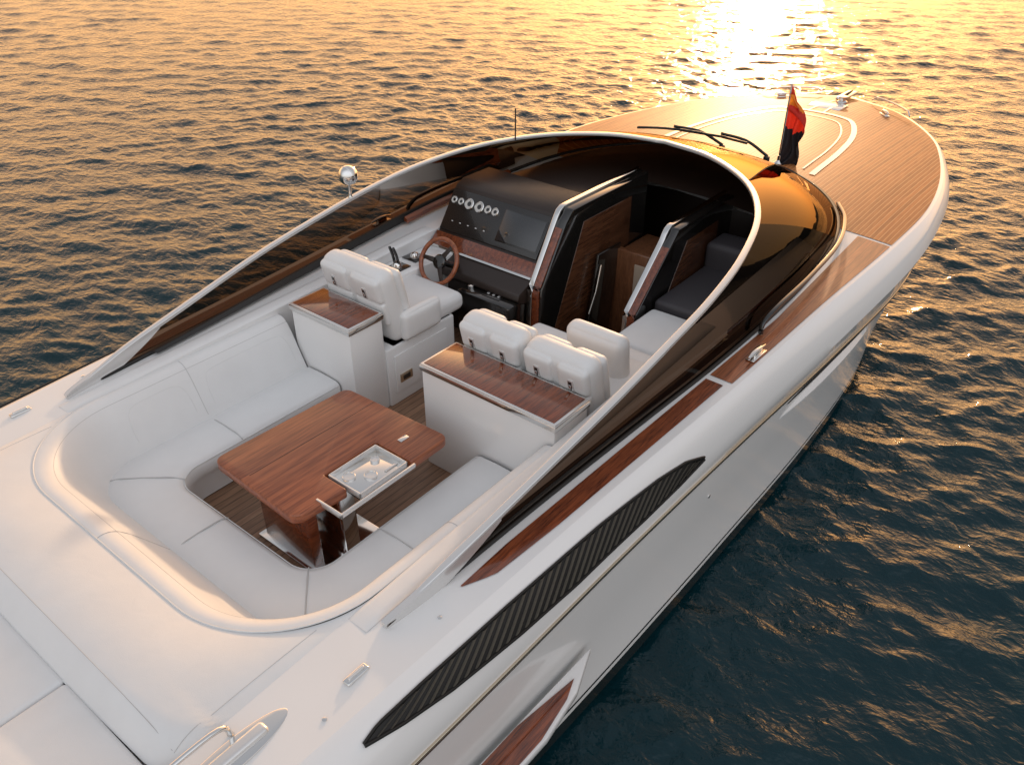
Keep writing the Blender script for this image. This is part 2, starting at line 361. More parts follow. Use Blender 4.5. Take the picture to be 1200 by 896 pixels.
for s in (1,-1):
    pts=[(-.02,s*1.62,1.495),(.12,s*1.64,1.52),(.4,s*1.665,1.58),(.8,s*1.695,1.68)]
    P=cat(pts,14); rws=[]
    for i,p in enumerate(P):
        t=i/13; hgt=.012+.045*abs(math.sin(t*math.pi))**.7; w_=.020
        rws.append([(p[0],p[1]+a*w_,p[2]-.0+b_*hgt-.03*math.sin(t*math.pi)) for a,b_ in ((1,1),(-1,1),(-1,-1),(1,-1))])
    v,f=grid(rws,False,True); f+= [(0,1,2,3),(52,53,54,55)]
    M('frame_end_blade',v,f,SAT,wind,ang=40)
for s in (1,-1):
    rws=[]
    for h,b_ in list(zip(Hh,Bh))[8:44]:
        a=b_*.93+h*.07; c=b_*.80+h*.20
        rws.append([(a[0],s*(a[1]-.02),a[2]),(c[0],s*(c[1]-.025),c[2]),(c[0],s*(c[1]-.05),c[2]),(a[0],s*(a[1]-.07),a[2])])
    v,f=grid(rws,False,True); f+=[(0,1,2,3),tuple(len(v)-4+k for k in range(4))]; M('inner_trim',v,f,RUB,wind,ang=40)
    rws=[]
    for h,b_ in list(zip(Hh,Bh))[31:44]:
        a=b_*.95+h*.05
        rws.append([(a[0],s*(a[1]-.075),a[2]+.02),(a[0],s*(a[1]-.085),a[2]+.060),(a[0],s*(a[1]-.12),a[2]+.04),(a[0],s*(a[1]-.12),a[2])])
    v,f=grid(rws,False,True); f+=[(0,1,2,3),tuple(len(v)-4+k for k in range(4))]; M('inner_wood_trim',v,f,MAH,wind,ang=40)
for s in (1,-1):
    P=[(3.70,s*1.90,dz(3.7,1.9)+.0),(3.72,s*1.90,dz(3.7,1.9)+.10),(3.95,s*1.91,dz(3.9,1.9)+.15),(4.6,s*1.90,dz(4.6,1.9)+.13),(5.4,s*1.83,dz(5.4,1.83)+.09),(6.0,s*1.66,dz(6,1.68)+.05),(6.35,s*1.46,dz(6.3,1.5)+.03)]
    sweep('side_grab_frame',cat(P,40),rrect(.018,.016,.010),BLK,wind)

# ------------------------------------------------------------------ side vent
for s in (1,-1):
    top=ip([(-.50,.40),(-.40,.33),(-.1,.32),(.5,.34),(1.3,.42),(1.9,.54),(2.2,.66),(2.40,.84)]); bot=ip([(-.50,.42),(-.3,.56),(0,.70),(.5,.83),(1.0,.91),(1.7,.93),(2.1,.91),(2.40,.86)])
    def sp_(x,t,lift=0):
        p=shoulder_x(x,t,s); return np.array([p[0],p[1]+s*lift*.75,p[2]+lift*.65])
    vt=empty('side_vent',parent=boat)
    rws=[[sp_(x,top(x)+(bot(x)-top(x))*q,.004) for q in np.linspace(0,1,13)] for x in np.linspace(-.50,2.40,90)]
    v,f=grid(rws); M('vent_recess',v,f,VENTD,vt,ang=60)
    xs=np.linspace(-.50,2.40,70); loop=[sp_(x,top(x)-.01,.008) for x in xs]+[sp_(x,bot(x)+.01,.008) for x in xs[::-1]]
    sweep('vent_rim',[tuple(p) for p in loop],rrect(.007,.009,.005),VENTD,vt,closed=True)
    vs=[];fs=[]
    for k in range(60):
        xa=-.44+k*.076; xb=xa+.25
        if xa>2.3: break
        def pt(q): 
            x=xb+(xa-xb)*q; ta=top(min(xb,2.3)); tb=bot(xa); return x,ta+(tb-ta)*q
        qs=[q for q in np.linspace(0,1,41) if -.48<pt(q)[0]<2.38 and pt(q)[1]>top(pt(q)[0])+.02 and pt(q)[1]<bot(pt(q)[0])-.02]
        if len(qs)<5: continue
        b0=len(vs); qq=np.linspace(qs[0],qs[-1],7)
        for q in qq:
            x,t=pt(q)
            vs+= [sp_(x-.020,t,.004),sp_(x-.016,t,.017),sp_(x+.006,t,.012),sp_(x+.018,t,.005)]
        for q in range(6):
            for r_ in range(3): a=b0+q*4+r_; fs.append((a,a+1,a+5,a+4))
    M('vent_slats',vs,fs,VENT,vt,ang=30)

# ------------------------------------------------------------------ lower hull details
for s in (1,-1):
    pts=[(-3.4,2.03),(-3.4,2.24),(.45,2.325),(.80,2.28),(1.12,2.16)]
    prism('side_step',[(a,s*b_) for a,b_ in pts],.60,.655,GEL,boat,bev=.012)
    pts=[(-3.35,2.09),(-3.35,2.225),(.42,2.308),(.72,2.265),(.86,2.215),(.4,2.15)]
    prism('step_mahogany_top',[(a,s*b_) for a,b_ in pts],.652,.665,MAH,boat,bev=.002)
    rws=[]
    def hy(x): return float(np.interp(x,[p[0] for p in Rs],[p[1] for p in Rs]))
    for x in np.linspace(3.6,5.5,34):
        q=(x-3.6)/1.9; w_=.055*abs(math.sin(q*math.pi))**.6; yb=hy(x)-.035; zc=.95+.05*q
        rws.append([(x,s*(yb-.02),zc+.075),(x,s*(yb+w_),zc+.012),(x,s*(yb+w_),zc-.004),(x,s*(yb-.02),zc-.02)])
    v,f=grid(rws); M('spray_rail',v,f,GEL,boat,ang=25)
    rws=[]
    for x in np.linspace(3.75,5.35,30):
        q=(x-3.75)/1.6; h_=.020*abs(math.sin(q*math.pi))**.5; yb=hy(x)-.019; zc=1.050+.03*q
        rws.append([(x,s*(yb+.004),zc+h_),(x,s*(yb+.004),zc-h_)])
    v,f=grid(rws); M('hull_slot',v,f,RUB,boat,ang=25)
    lathe('hull_fitting',[(.014,0),(.014,.006),(.001,.009)],CHR,boat,T=Matrix.Translation((2.6,s*2.15,.86))@Matrix.Rotation(rad(-90*s),4,'X'),n=12)

# ------------------------------------------------------------------ cockpit shell
def box(name,x0,x1,y0,y1,z0,z1,mat,parent,bev=.006): return prism(name,[(x0,y0),(x1,y0),(x1,y1),(x0,y1)],z0,z1,mat,parent,bev)
FZ=.75
v,f=grid([[(-.8,-1.5,FZ),(-.8,1.5,FZ)],[(3.75,-1.5,FZ),(3.75,1.5,FZ)]]); M('cockpit_sole',v,f,FLOOR,boat)
for s in (1,-1):
    rws=[[(x,s*1.435,dz(x,1.435)),(x,s*1.43,FZ-.4)] for x in np.linspace(-3.5,5.9,30)]
    v,f=grid(rws); M('cockpit_side',v,f,GEL,boat)
    rws=[]
    for x in np.linspace(-.1,3.6,60):
        z=dz(x,1.52); e=min(1,(x+.1)/.12,(3.6-x)/.1); rws.append([(x,s*y,z+.002+.016*e*k) for y,k in ((1.437,0),(1.445,.7),(1.47,1),(1.53,1),(1.565,.7),(1.575,0))])
    v,f=grid(rws); M('coaming_pad',v,f,LEA,boat,ang=180)
box('cabin_sole',3.75,6.2,-1.43,1.43,.28,.34,BRN,boat)
box('cabin_bulkhead',6.1,6.15,-1.43,1.43,.3,1.66,BRN,boat)
for s in (1,-1): box('cabin_lining',3.9,6.1,s*1.40-.015,s*1.40+.015,.3,1.6,BRN,boat)

# sofa
sofa=empty('sofa',parent=boat)
def U(Y,X,r,z,x_end=1.69,ns=26):
    out=[]
    for t in np.linspace(0,1,ns): out.append((x_end+(X+r-x_end)*t,Y,z))
    for a in np.linspace(0,math.pi/2,18)[1:]: out.append((X+r-r*math.sin(a),Y-r+r*math.cos(a),z))
    for t in np.linspace(0,1,20)[1:]: out.append((X,(Y-r)*(1-2*t),z))
    for a in np.linspace(0,math.pi/2,18)[1:]: out.append((X+r-r*math.cos(a),-(Y-r)-r*math.sin(a),z))
    for t in np.linspace(0,1,ns)[1:]: out.append((X+r+(x_end-X-r)*t,-Y,z))
    return out
seatp=[(.76,.20,.20,.76),(.76,.20,.20,.93),(.745,.19,.20,.95),(.735,.18,.20,.99),(.73,.175,.20,1.05),(.745,.16,.21,1.085),(.78,.125,.22,1.10),(.95,-.05,.28,1.108),(1.11,-.19,.33,1.103),(1.15,-.23,.35,1.085)]
backp=[(1.135,-.215,.35,1.07),(1.155,-.245,.37,1.12),(1.195,-.30,.42,1.20),(1.24,-.37,.48,1.30),(1.285,-.435,.56,1.39),(1.325,-.49,.62,1.452),(1.355,-.53,.66,1.481),(1.385,-.565,.695,1.493),(1.41,-.592,.722,1.495),(1.436,-.62,.745,1.489)]
rws=[U(*p) for p in seatp]; v,f=grid(rws); M('sofa_seat',v,f,LEA,sofa,ang=180)
rws=[U(*p) for p in backp]; v,f=grid(rws); M('sofa_backrest',v,f,LEA,sofa,ang=180)
tube('sofa_piping',U(1.431,-.616,.74,1.491),.005,PIPE,sofa)
tube('sofa_piping',U(1.332,-.500,.628,1.459),.0016,SEAM,sofa,n=6)
tube('sofa_piping',U(.737,.172,.20,1.075),.004,PIPE,sofa,n=6)
def seam(pts,r=.0024,mat=SEAM,name='cushion_seam',par=None):
    return tube(name,cat(pts,max(8,4*len(pts))),r,mat,par or sofa,n=6)
def seatseam(x0,y0,x1,y1): seam([(x0+(x1-x0)*t,y0+(y1-y0)*t,1.1105-.022*(2*t-1)**6-.004*abs(2*t-1)) for t in np.linspace(0,1,7)],.0045)
for (a,b_,c,d) in ((.75,1.13,.75,.74),(-.14,1.06,.22,.66),(-.21,.10,.175,.10),(-.14,-1.06,.22,-.66),(.72,-1.13,.72,-.74)): seatseam(a,b_,c,d)
for x in (.75,): 
    for s in (1,-1): seam([(x,s*(p[0]+0),p[3]+.0004) for p in backp[1:]],.002)
for y in (.1,): seam([(p[1],y,p[3]+.0004) for p in backp[1:]],.002)
def backpt(x,q,s):
    i=min(int(q),len(backp)-2); t=q-i; Y=backp[i][0]*(1-t)+backp[i+1][0]*t; Z=backp[i][3]*(1-t)+backp[i+1][3]*t; return (x,s*(Y-.0002),Z+.0002)
for s in (1,-1):
    for (xa,xb) in ((.84,1.62),(.2,.68)):
        seam([backpt(xa,1.6,s),backpt(xa,2.6,s),backpt(xa+.02,3.6,s),backpt(xa+.08,4.1,s),backpt((xa+xb)/2,4.2,s),backpt(xb-.08,4.1,s),backpt(xb-.02,3.6,s),backpt(xb,2.6,s),backpt(xb,1.6,s)],.0012,mat=PIPE)

# sun pad surround
pad=empty('sun_pad',parent=boat)
def ringx(y):
    Y,X,r=1.436,-.62,.745
    a=abs(y)
    if a<Y-r: return X
    q=min(1,(a-(Y-r))/r); return X+r-r*math.sqrt(max(0,1-q*q))
def padz2(x,y,t,q):
    return 1.488+.040*math.sin(max(0,min(1,t*1.02))*math.pi)*(1-q**6)-.10*max(0,(t-.78)/.22)**2.2+(dz(x,1.43)-1.488)*q**10*(1 if x>-.9 else 0.6)
def padx1(q): return -1.165-.03*(1-q*q)+.10*max(0,(q-.88)/.12)**2
rws=[]
ys=list(-1.437*np.cos(np.linspace(0,math.pi,81)))
for y in ys:
    q=abs(y)/1.437; x0=ringx(y)+.006; x1=padx1(q); r=[]
    for t in np.linspace(0,1,30):
        x=x0+(x1-x0)*t
        r.append((x,y,padz2(x,y,t,q)))
    rws.append(r)
v,f=grid(rws); M('sun_pad_surround',v,f,LEA,pad,ang=180)
def padz(x,y):
    q=abs(y)/1.437; x0=ringx(y)+.006; x1=padx1(q); t=(x-x0)/(x1-x0)
    return padz2(x,y,t,q)
seam([(-1.07,y,padz(-1.07,y)+.0002) for y in np.linspace(-1.36,1.36,24)],.0016,par=pad)
for s in (1,-1): seam([(x,s*1.37,padz(x,s*1.37)+.0002) for x in np.linspace(-.25,-1.07,20)],.0016,par=pad)
rb('sun_pad_cushion',-3.4,-1.18,-.60,.66,1.20,1.405,.03,LEA,pad,puff=(0,0,.012))
rb('sun_pad_cushion',-3.4,-1.18,-1.41,-.603,1.20,1.405,.03,LEA,pad,puff=(0,0,.012))
rb('sun_pad_cushion',-3.4,-1.18,.663,1.41,1.20,1.405,.03,LEA,pad,puff=(0,0,.012))
box('pad_base',-3.5,-.60,-1.433,1.433,1.0,1.30,LEA,pad)

# ------------------------------------------------------------------ table
tab=empty('cockpit_table',parent=boat)
TZ=1.38
poly=roundpoly([(.29,.345,.08),(1.42,.30,.08),(1.46,-.70,.07),(1.10,-.70,.02),(1.10,-.355,.01),(.65,-.355,.01),(.65,-.575,.02),(.26,-.535,.09)])
prism('table_top',poly,TZ-.072,TZ,MAHL,tab,bev=.014,seg=3)
prism('table_joint_line',[(.34,.015),(1.42,-.0),(1.42,-.004),(.34,.011)],TZ+.0006,TZ+.0014,BLK,tab,bev=0)
tr=empty('serving_tray',parent=tab)
TA,TB,TC,TD=.665,1.085,-.675,-.368
prism('tray_plate',[(TA,TD),(TB,TD),(TB,TC),(TA,TC)],TZ-.055,TZ-.040,CHR,tr,bev=.003)
for (a,b_,c,d) in ((TA,TB,TD-.012,TD),(TA,TB,TC,TC+.012),(TA,TA+.012,TC,TD),(TB-.012,TB,TC,TD)): box('tray_rim',a,b_,c,d,TZ-.054,TZ-.004,SAT,tr,bev=.004)
for (x,y,r_) in ((.76,-.46,.045),(.86,-.56,.045),(.99,-.46,.033)):
    lathe('cup_holder',[(r_,TZ-.040),(r_,TZ-.028),(r_*.9,TZ-.026),(r_*.82,TZ-.034),(.001,TZ-.035)],SAT,tr,T=Matrix.Translation((x,y,0)))
box('tray_cutlery',.95,1.06,-.61,-.59,TZ-.040,TZ-.030,SAT,tr,bev=.003)
box('tray_handle',.455,.472,-.735,-.50,TZ-.03,TZ+.006,SAT,tr,bev=.004)
box('tray_handle',.455,1.10,-.735,-.718,TZ-.03,TZ+.002,SAT,tr,bev=.004)
box('table_leg',.42,.50,-.42,.10,FZ,TZ-.07,MAH,tab,bev=.01)
box('table_leg',.62,.74,-.52,.10,FZ,TZ-.07,CHR,tab,bev=.01)
box('table_foot',.38,.95,-.52,.14,FZ+.002,FZ+.02,CHR,tab,bev=.006)
box('table_hinge',1.20,1.28,-.50,-.46,TZ+.001,TZ+.006,CHR,tab,bev=.002)
# ------------------------------------------------------------------ cabinets
def cabinet(name,x0,x1,y0,y1,zt):
    c=empty(name,parent=boat)
    box('cabinet_body',x0+.012,x1-.012,y0+.012,y1-.012,FZ,zt-.05,GEL,c,bev=.012)
    box('cabinet_trim',x0,x1,y0,y1,zt-.052,zt-.008,CHR,c,bev=.006)
    prism('cabinet_top',[(x0+.006,y0+.006),(x1-.006,y0+.006),(x1-.006,y1-.006),(x0+.006,y1-.006)],zt-.012,zt+.004,SAT,c,bev=.004)
    prism('cabinet_wood_top',[(x0+.024,y0+.028),(x1-.024,y0+.028),(x1-.024,y1-.028),(x0+.024,y1-.028)],zt+.002,zt+.010,MAH,c,bev=.003)
    return c
ca=cabinet('wet_bar_cabinet',1.69,2.06,.54,1.26,1.65)
cb=cabinet('galley_cabinet',1.70,2.10,-1.42,-.20,1.65)
# ------------------------------------------------------------------ seats
def seat(name,yc,w,xb,zs,ztop,base=True,arms=True):
    s=empty(name,parent=boat)
    if base: box('seat_base',xb-.12,xb+.62,yc-w/2,yc+w/2,FZ,zs-.12,GEL,s,bev=.02)
    rb('seat_cushion',xb+.02,xb+.78,yc-w/2+.01,yc+w/2-.01,zs-.13,zs+.03,.06,LEA,s,puff=(0,0,.025))
    T=Matrix.Rotation(rad(-13),4,'Y'); pv=(xb,yc,zs-.1); hw=w/2; k=dict(T=T,piv=pv); TT_=Matrix.Translation(pv)@T@Matrix.Translation([-c for c in pv])
    rb('backrest',xb-.075,xb+.13,yc-hw,yc+hw,zs-.12,ztop,.085,LEA,s,puff=(0,0,.006),**k)
    for q in (-.5,.5):
        yy=yc+q*hw
        rb('headrest_pad',xb-.092,xb+.05,yy-hw*.44,yy+hw*.44,ztop-.25,ztop-.03,.035,LEA,s,puff=(.008,0,.004),**k)
        rb('backrest_panel',xb-.088,xb-.0,yy-hw*.44,yy+hw*.44,ztop-.46,ztop-.253,.02,LEA,s,puff=(.006,0,0),**k)
        prism('strap_bracket',[(xb-.108,yy-.024),(xb-.094,yy-.024),(xb-.094,yy+.024),(xb-.108,yy+.024)],ztop-.215,ztop-.115,SAT,s,bev=.005,T=TT_)
        prism('strap_slot',[(xb-.111,yy-.014),(xb-.100,yy-.014),(xb-.100,yy+.014),(xb-.111,yy+.014)],ztop-.203,ztop-.127,BLK,s,bev=.003,T=TT_)
        prism('strap_loop',[(xb-.116,yy-.009),(xb-.104,yy-.009),(xb-.104,yy+.009),(xb-.116,yy+.009)],ztop-.19,ztop-.155,CHR,s,bev=.003,T=TT_)
        rb('front_cushion',xb+.09,xb+.19,yy-hw*.46,yy+hw*.46,zs+.0,ztop-.06,.05,LEA,s,puff=(.02,0,.0),**k)
    if arms:
        for q in (-1,1): rb('armrest',xb-.02,xb+.42,yc+q*(hw+.01)-.045,yc+q*(hw+.01)+.045,zs-.1,zs+.15,.04,LEA,s,puff=(0,.01,.01))
    return s
seat('helm_seat',.90,.72,2.25,1.42,1.98)
seat('companion_seat',-.51,.58,2.29,1.40,1.90,arms=False)
seat('companion_seat',-1.11,.58,2.29,1.40,1.90,arms=False)
fs_=empty('forward_companion_seat',parent=boat)
rb('seat_cushion',2.78,3.24,-1.38,-.72,1.22,1.40,.06,LEA,fs_,puff=(0,0,.02)); rb('backrest',2.68,2.84,-1.30,-.78,1.30,1.78,.07,LEA,fs_,puff=(.02,0,.01),T=Matrix.Rotation(rad(-8),4,'Y')); box('seat_base',2.7,3.15,-1.38,-.74,FZ,1.24,GEL,fs_,bev=.02)
pl=empty('seat_plinth',parent=boat)
box('plinth_body',2.05,2.85,.535,1.43,FZ,1.30,GEL,pl,bev=.015)
prism('plinth_door',[(2.12,.86),(2.75,.86),(2.75,1.22),(2.12,1.22)],.522,.536,GEL,pl,bev=.004,axis='y')
prism('plinth_latch',[(2.16,.95),(2.30,.95),(2.30,1.03),(2.16,1.03)],.512,.523,GOLD,pl,bev=.004,axis='y')
prism('plinth_latch_slot',[(2.19,.97),(2.27,.97),(2.27,1.01),(2.19,1.01)],.508,.513,BLK,pl,bev=0,axis='y')

# ------------------------------------------------------------------ helm
helm=empty('helm_station',parent=boat)
poly=[(3.40,FZ),(3.40,1.28),(3.30,1.36),(3.32,1.42),(3.52,1.50),(3.62,1.56),(3.92,1.98),(4.02,2.02),(4.4,2.02),(4.6,1.8),(4.6,FZ)]
prism('dashboard',poly,.17,1.43,BRN,helm,bev=.012,axis='y')
prism('dashboard_wood_strip',[(3.515,1.508),(3.625,1.600),(3.610,1.610),(3.500,1.520)],.18,1.42,MAH,helm,bev=.002,axis='y')
prism('dashboard_chrome_strip',[(3.49,1.495),(3.512,1.508),(3.505,1.520),(3.483,1.506)],.18,1.42,CHR,helm,bev=.001,axis='y')
p0=Vector((3.62,0,1.565)); ud=Vector((.30,0,.42)).normalized(); nd=Vector((-.42,0,.30)).normalized()
def IP(y,h,l=0): return p0+ud*h+nd*l+Vector((0,y,0))
def MI(y,h,l):
    m=Matrix.Identity(4); X=Vector((0,-1,0)); Yv=ud; Z=nd
    for r in range(3): m[r][0]=X[r]; m[r][1]=Yv[r]; m[r][2]=Z[r]
    m.translation=IP(y,h,l); return m
prism('instrument_panel',[(-.60,.06),(.58,.06),(.58,.47),(-.60,.47)],0,.012,CARB,helm,bev=.004,T=MI(.82,0,.001))
prism('navigation_screen',[(-.235,-.145),(.235,-.145),(.235,.145),(-.235,.145)],0,.012,SCRM,helm,bev=.004,T=MI(.50,.265,.013))
prism('screen_bezel',[(-.245,-.155),(.245,-.155),(.245,.155),(-.245,.155)],0,.006,BLK,helm,bev=.002,T=MI(.50,.265,.0122))
for k,(y,r) in enumerate(((1.36,.035),(1.275,.035),(1.17,.054),(1.045,.054),(.94,.040),(.85,.040))):
    T=MI(y,.36,.012)
    g=lathe('gauge',[(r*.86,0.001),(r*.86,.012),(0.001,.012)],DIAL,helm,T=T,n=24)
    lathe('gauge_bezel',[(r,.0),(r,.016),(r*.9,.020),(r*.84,.016),(r*.84,.011)],CHR,g,T=T,n=24)
    prism('gauge_needle',[(-.003,-.01),(.003,-.01),(.001,r*.7),(-.001,r*.7)],.013,.015,BLK,g,bev=0,T=T@Matrix.Rotation(rad(40-k*20),4,'Z'))
    lathe('gauge_hub',[(r*.45,.012),(r*.42,.0145),(.001,.0145)],BLK,g,T=T,n=12)
for k in range(5): 
    prism('switch',[(-.010,-.005),(.010,-.005),(.010,.005),(-.010,.005)],0,.006,SAT,helm,bev=.002,T=MI(1.30-.1*k,.16,.013))
wt=Matrix.Translation((3.11,.93,1.60))@Matrix.Rotation(rad(-60),4,'Y')
ring=[wt@Vector((.205*math.cos(a),.205*math.sin(a),0)) for a in np.linspace(0,2*math.pi,49)[:-1]]
sw=tube('steering_wheel',ring,.021,MAHL,helm,closed=True,up=tuple((wt.to_3x3()@Vector((0,0,1)))))
lathe('wheel_hub',[(.065,-.03),(.067,.0),(.055,.014),(.001,.018)],BLK,sw,T=wt,n=24)
for a in (90,210,330):
    T=wt@Matrix.Rotation(rad(a+0),4,'Z'); prism('wheel_spoke',[(.05,-.026),(.195,-.016),(.195,.016),(.05,.026)],-.006,.004,BRN,sw,bev=.003,T=T)
tube('steering_column',[wt@Vector((0,0,-.03)),wt@Vector((0,0,-.28))],.03,BLK,sw)
sh=empty('side_console',parent=boat)
prism('console_body',[(2.75,1.14),(3.5,1.10),(3.5,1.432),(2.75,1.432)],FZ+.2,1.50,GEL,sh,bev=.02)
box('console_pad',2.82,3.02,1.20,1.36,1.50,1.512,BLK,sh,bev=.004)
box('console_pad',3.10,3.26,1.22,1.40,1.50,1.512,BLK,sh,bev=.004)
th=lathe('throttle_base',[(.05,1.51),(.05,1.53),(.03,1.56),(.001,1.565)],CHR,sh,T=Matrix.Translation((2.92,1.28,0)))
for d in (-.025,.025): tube('throttle_lever',[(2.92,1.28+d,1.55),(2.90,1.28+d,1.64),(2.87,1.28+d*.9,1.72)],.014,BLK,th)
lathe('compass_dome',[(.045,1.51),(.045,1.525),(.03,1.55),(.001,1.56)],CHR,sh,T=Matrix.Translation((3.18,1.31,0)))
box('lower_console',3.18,3.45,.17,.80,1.0,1.34,BLK,helm,bev=.03)
box('ignition_panel',3.24,3.34,.34,.54,1.335,1.348,BLK,helm,bev=.005)
for k in range(3): lathe('console_button',[(.014,1.346),(.014,1.352),(.001,1.355)],SAT,helm,T=Matrix.Translation((3.29,.38+.06*k,0)),n=14)
lathe('control_knob',[(.03,1.335),(.03,1.37),(.001,1.375)],CHR,helm,T=Matrix.Translation((3.28,.70,0)))

def fin(name,y,xa,za,xb,zb,xc,th=.13):
    g=empty(name,parent=boat)
    poly=[(xa-.02,FZ-.3),(xa-.02,za-.25),(xa,za),(xb-.05,zb-.10),(xb+.05,zb),(xc,zb),(xc,FZ-.3)]
    prism('fin_body',poly,y-th/2,y+th/2,BLK,g,bev=.02,axis='y')
    P=[(xa-.025,y+th*.30,za-.55),(xa-.025,y+th*.30,za-.25),(xa-.012,y+th*.30,za),(xb-.062,y+th*.30,zb-.10),(xb-.01,y+th*.30,zb-.02),(xb+.05,y+th*.30,zb+.008),(xc-.25,y+th*.30,zb+.008),(xc,y+th*.30,zb+.008)]
    sweep('fin_chrome_edge',resamp(P,50),rrect(.026,.012,.006),CHR,g,up=(.5,0,1))
    P=[(xa-.028,y-th*.14,za-.40),(xa-.018,y-th*.14,za),(xb-.08,y-th*.14,zb-.14)]
    sweep('fin_wood_edge',resamp(P,30),rrect(.036,.010,.006),MAH,g,up=(.5,0,1))
    prism('fin_side_panel',[(xa+.14,za-.6),(xb+.22,zb-.16),(xc-.3,zb-.16),(xc-.3,za-.6)],y-th/2-.006,y-th/2+.002,CAB,g,bev=.004,axis='y')
    return g
CAB=wood('cabin_walnut',(.045,.016,.008),(.12,.048,.022),grain=(1.5,10,10),rough=.25,coat=.6)
fin('companionway_fin',.09,3.45,1.45,3.83,2.08,5.15,th=.15)
fin('companionway_fin',-.66,3.85,1.30,4.42,1.90,5.55,th=.13)
cw=empty('companionway',parent=boat)
BEI=plain('beige_panel',(.42,.33,.25),.5)
WAL=wood('door_walnut',(.10,.036,.016),(.24,.10,.045),grain=(10,10,1.2),rough=.3,coat=.5)
box('door_frame',4.55,4.62,-.58,.0,.34,1.50,WAL,cw)
prism('sliding_door',[(4.05,.5),(4.45,.5),(4.60,1.55),(4.22,1.55)],-.06,-.035,BLK,cw,bev=.004,axis='y')
tube('door_handle',[(4.08,-.08,1.0),(4.16,-.09,1.2),(4.24,-.08,1.45)],.012,CHR,cw)
box('step',3.72,4.0,-.58,.0,.34,.62,WAL,cw); box('step',4.0,4.25,-.58,.0,.34,.48,WAL,cw)
box('door_panel_beige',4.535,4.552,-.52,-.26,.6,1.40,BEI,cw,bev=.01)
box('cabin_shelf',4.65,5.2,-.58,.0,1.38,1.42,WAL,cw)
ls=empty('forward_lounge',parent=boat)
rb('lounge_cushion',3.35,4.05,-1.42,-.76,1.12,1.32,.05,LEA,ls,puff=(0,0,.02)); box('lounge_base',3.38,4.1,-1.42,-.75,FZ,1.14,GEL,ls,bev=.02)
rb('lounge_back',4.1,5.3,-1.42,-.74,1.0,1.36,.04,DBL,ls,puff=(0,0,.01))
rb('lounge_back',5.0,5.35,-1.38,-.74,1.2,1.60,.05,DBL,ls,puff=(0,0,.01))
vs=[];fs=[]
def bx(x): return float(np.interp(x,[p[0] for p in Bh],[p[1] for p in Bh]))
def patch(x0,x1,fa,fb,nx=24,ny=24):
    rws=[]
    for x in np.linspace(x0,x1,nx):
        yb=bx(x); s_=(x-4.3)/(7-4.3); a,b_=fa(x),fb(x); r=[]
        for t in np.linspace(0,1,ny):
            y=a+(b_-a)*t; z=2.015-.25*max(0,s_)**.9-.34*(abs(y)/yb)**3.2*(1-.6*s_)
            r.append((x,y,max(z,dz(x,y)+.008)))
        rws.append(r)
    v,f=grid(rws); o=len(vs); vs.extend(v); fs.extend([tuple(a+o for a in q) for q in f])
patch(4.3,5.3,lambda x:.14,lambda x:bx(x)-.06)
patch(5.3,6.84,lambda x:-(bx(x)-.10),lambda x:bx(x)-.10)
M('windshield_shelf',vs,fs,BRN,boat,ang=180)

# ------------------------------------------------------------------ fittings
def cleat(x,y,z,yaw,ln=.22,mat=CHR):
    T=Matrix.Translation((x,y,z))@Matrix.Rotation(yaw,4,'Z')
    a=sweep('c',[T@Vector(p) for p in ((-ln/2,0,.035),(-ln/4,0,.047),(0,0,.05),(ln/4,0,.047),(ln/2,0,.035))],rrect(.02,.011,.01),mat,boat,scale=[.5,.9,1,.9,.5])
    b_=prism('c',[(-.06,-.022),(.06,-.022),(.06,.022),(-.06,.022)],0,.045,mat,boat,bev=.008,T=T)
    c=prism('c',[(-ln*.42,-.035),(ln*.42,-.035),(ln*.42,.035),(-ln*.42,.035)],0,.008,mat,boat,bev=.003,T=T)
    return join([a,b_,c],'cleat')
for s in (1,-1):
    cleat(3.42,s*2.0,dz(3.42,2)+.006,s*rad(1),.26)
    cleat(9.95,s*.72,dz(9.95,.72)+.008,-s*rad(40),.22)
    rb('flush_cleat',-.37,-.23,s*1.72-.024,s*1.72+.024,dz(-.3,1.7)-.004,dz(-.3,1.7)+.016,.009,CHR,boat)
    rb('flush_cleat_bar',-.35,-.25,s*1.72-.008,s*1.72+.008,dz(-.3,1.7)+.012,dz(-.3,1.7)+.028,.006,SAT,boat)
    lathe('deck_stud',[(.012,0),(.012,.006),(.001,.009)],CHR,boat,T=Matrix.Translation((.2,s*1.80,dz(.2,1.80))))
    lathe('deck_stud',[(.012,0),(.012,.006),(.001,.009)],CHR,boat,T=Matrix.Translation((-.55,s*1.78,dz(-.55,1.78))))
    z0=dz(-.9,1.6)
    prism('stern_fairlead_base',[(-.92+.30*math.cos(a),s*(1.60+.075*math.sin(a))) for a in np.linspace(0,2*math.pi,33)[:-1]],z0-.004,z0+.012,CHR,boat,bev=.005)
    rb('stern_fairlead',-1.12,-.74,s*1.60-.035,s*1.60+.035,z0-.01,z0+.040,.022,SAT,boat)
    tube('stern_handrail',cat([(-1.7,s*1.50,z0-.02),(-1.68,s*1.50,z0+.07),(-1.3,s*1.50,z0+.085),(-.92,s*1.50,z0+.085),(-.86,s*1.51,z0+.0)],26),.014,CHR,boat)
box('anchor_hatch',9.62,9.98,-.22,.22,dz(9.8,0)+.004,dz(9.8,0)+.014,GEL,boat,bev=.003)
a1=lathe('windlass',[(.07,0),(.07,.03),(.045,.05),(.045,.075),(.06,.085),(.06,.1),(.001,.105)],CHR,boat,T=Matrix.Translation((10.05,-.1,dz(10,0)+.008)))
rb('bow_roller',10.25,10.75,-.07,.07,dz(10.3,0)+.01,dz(10.3,0)+.06,.025,CHR,boat)
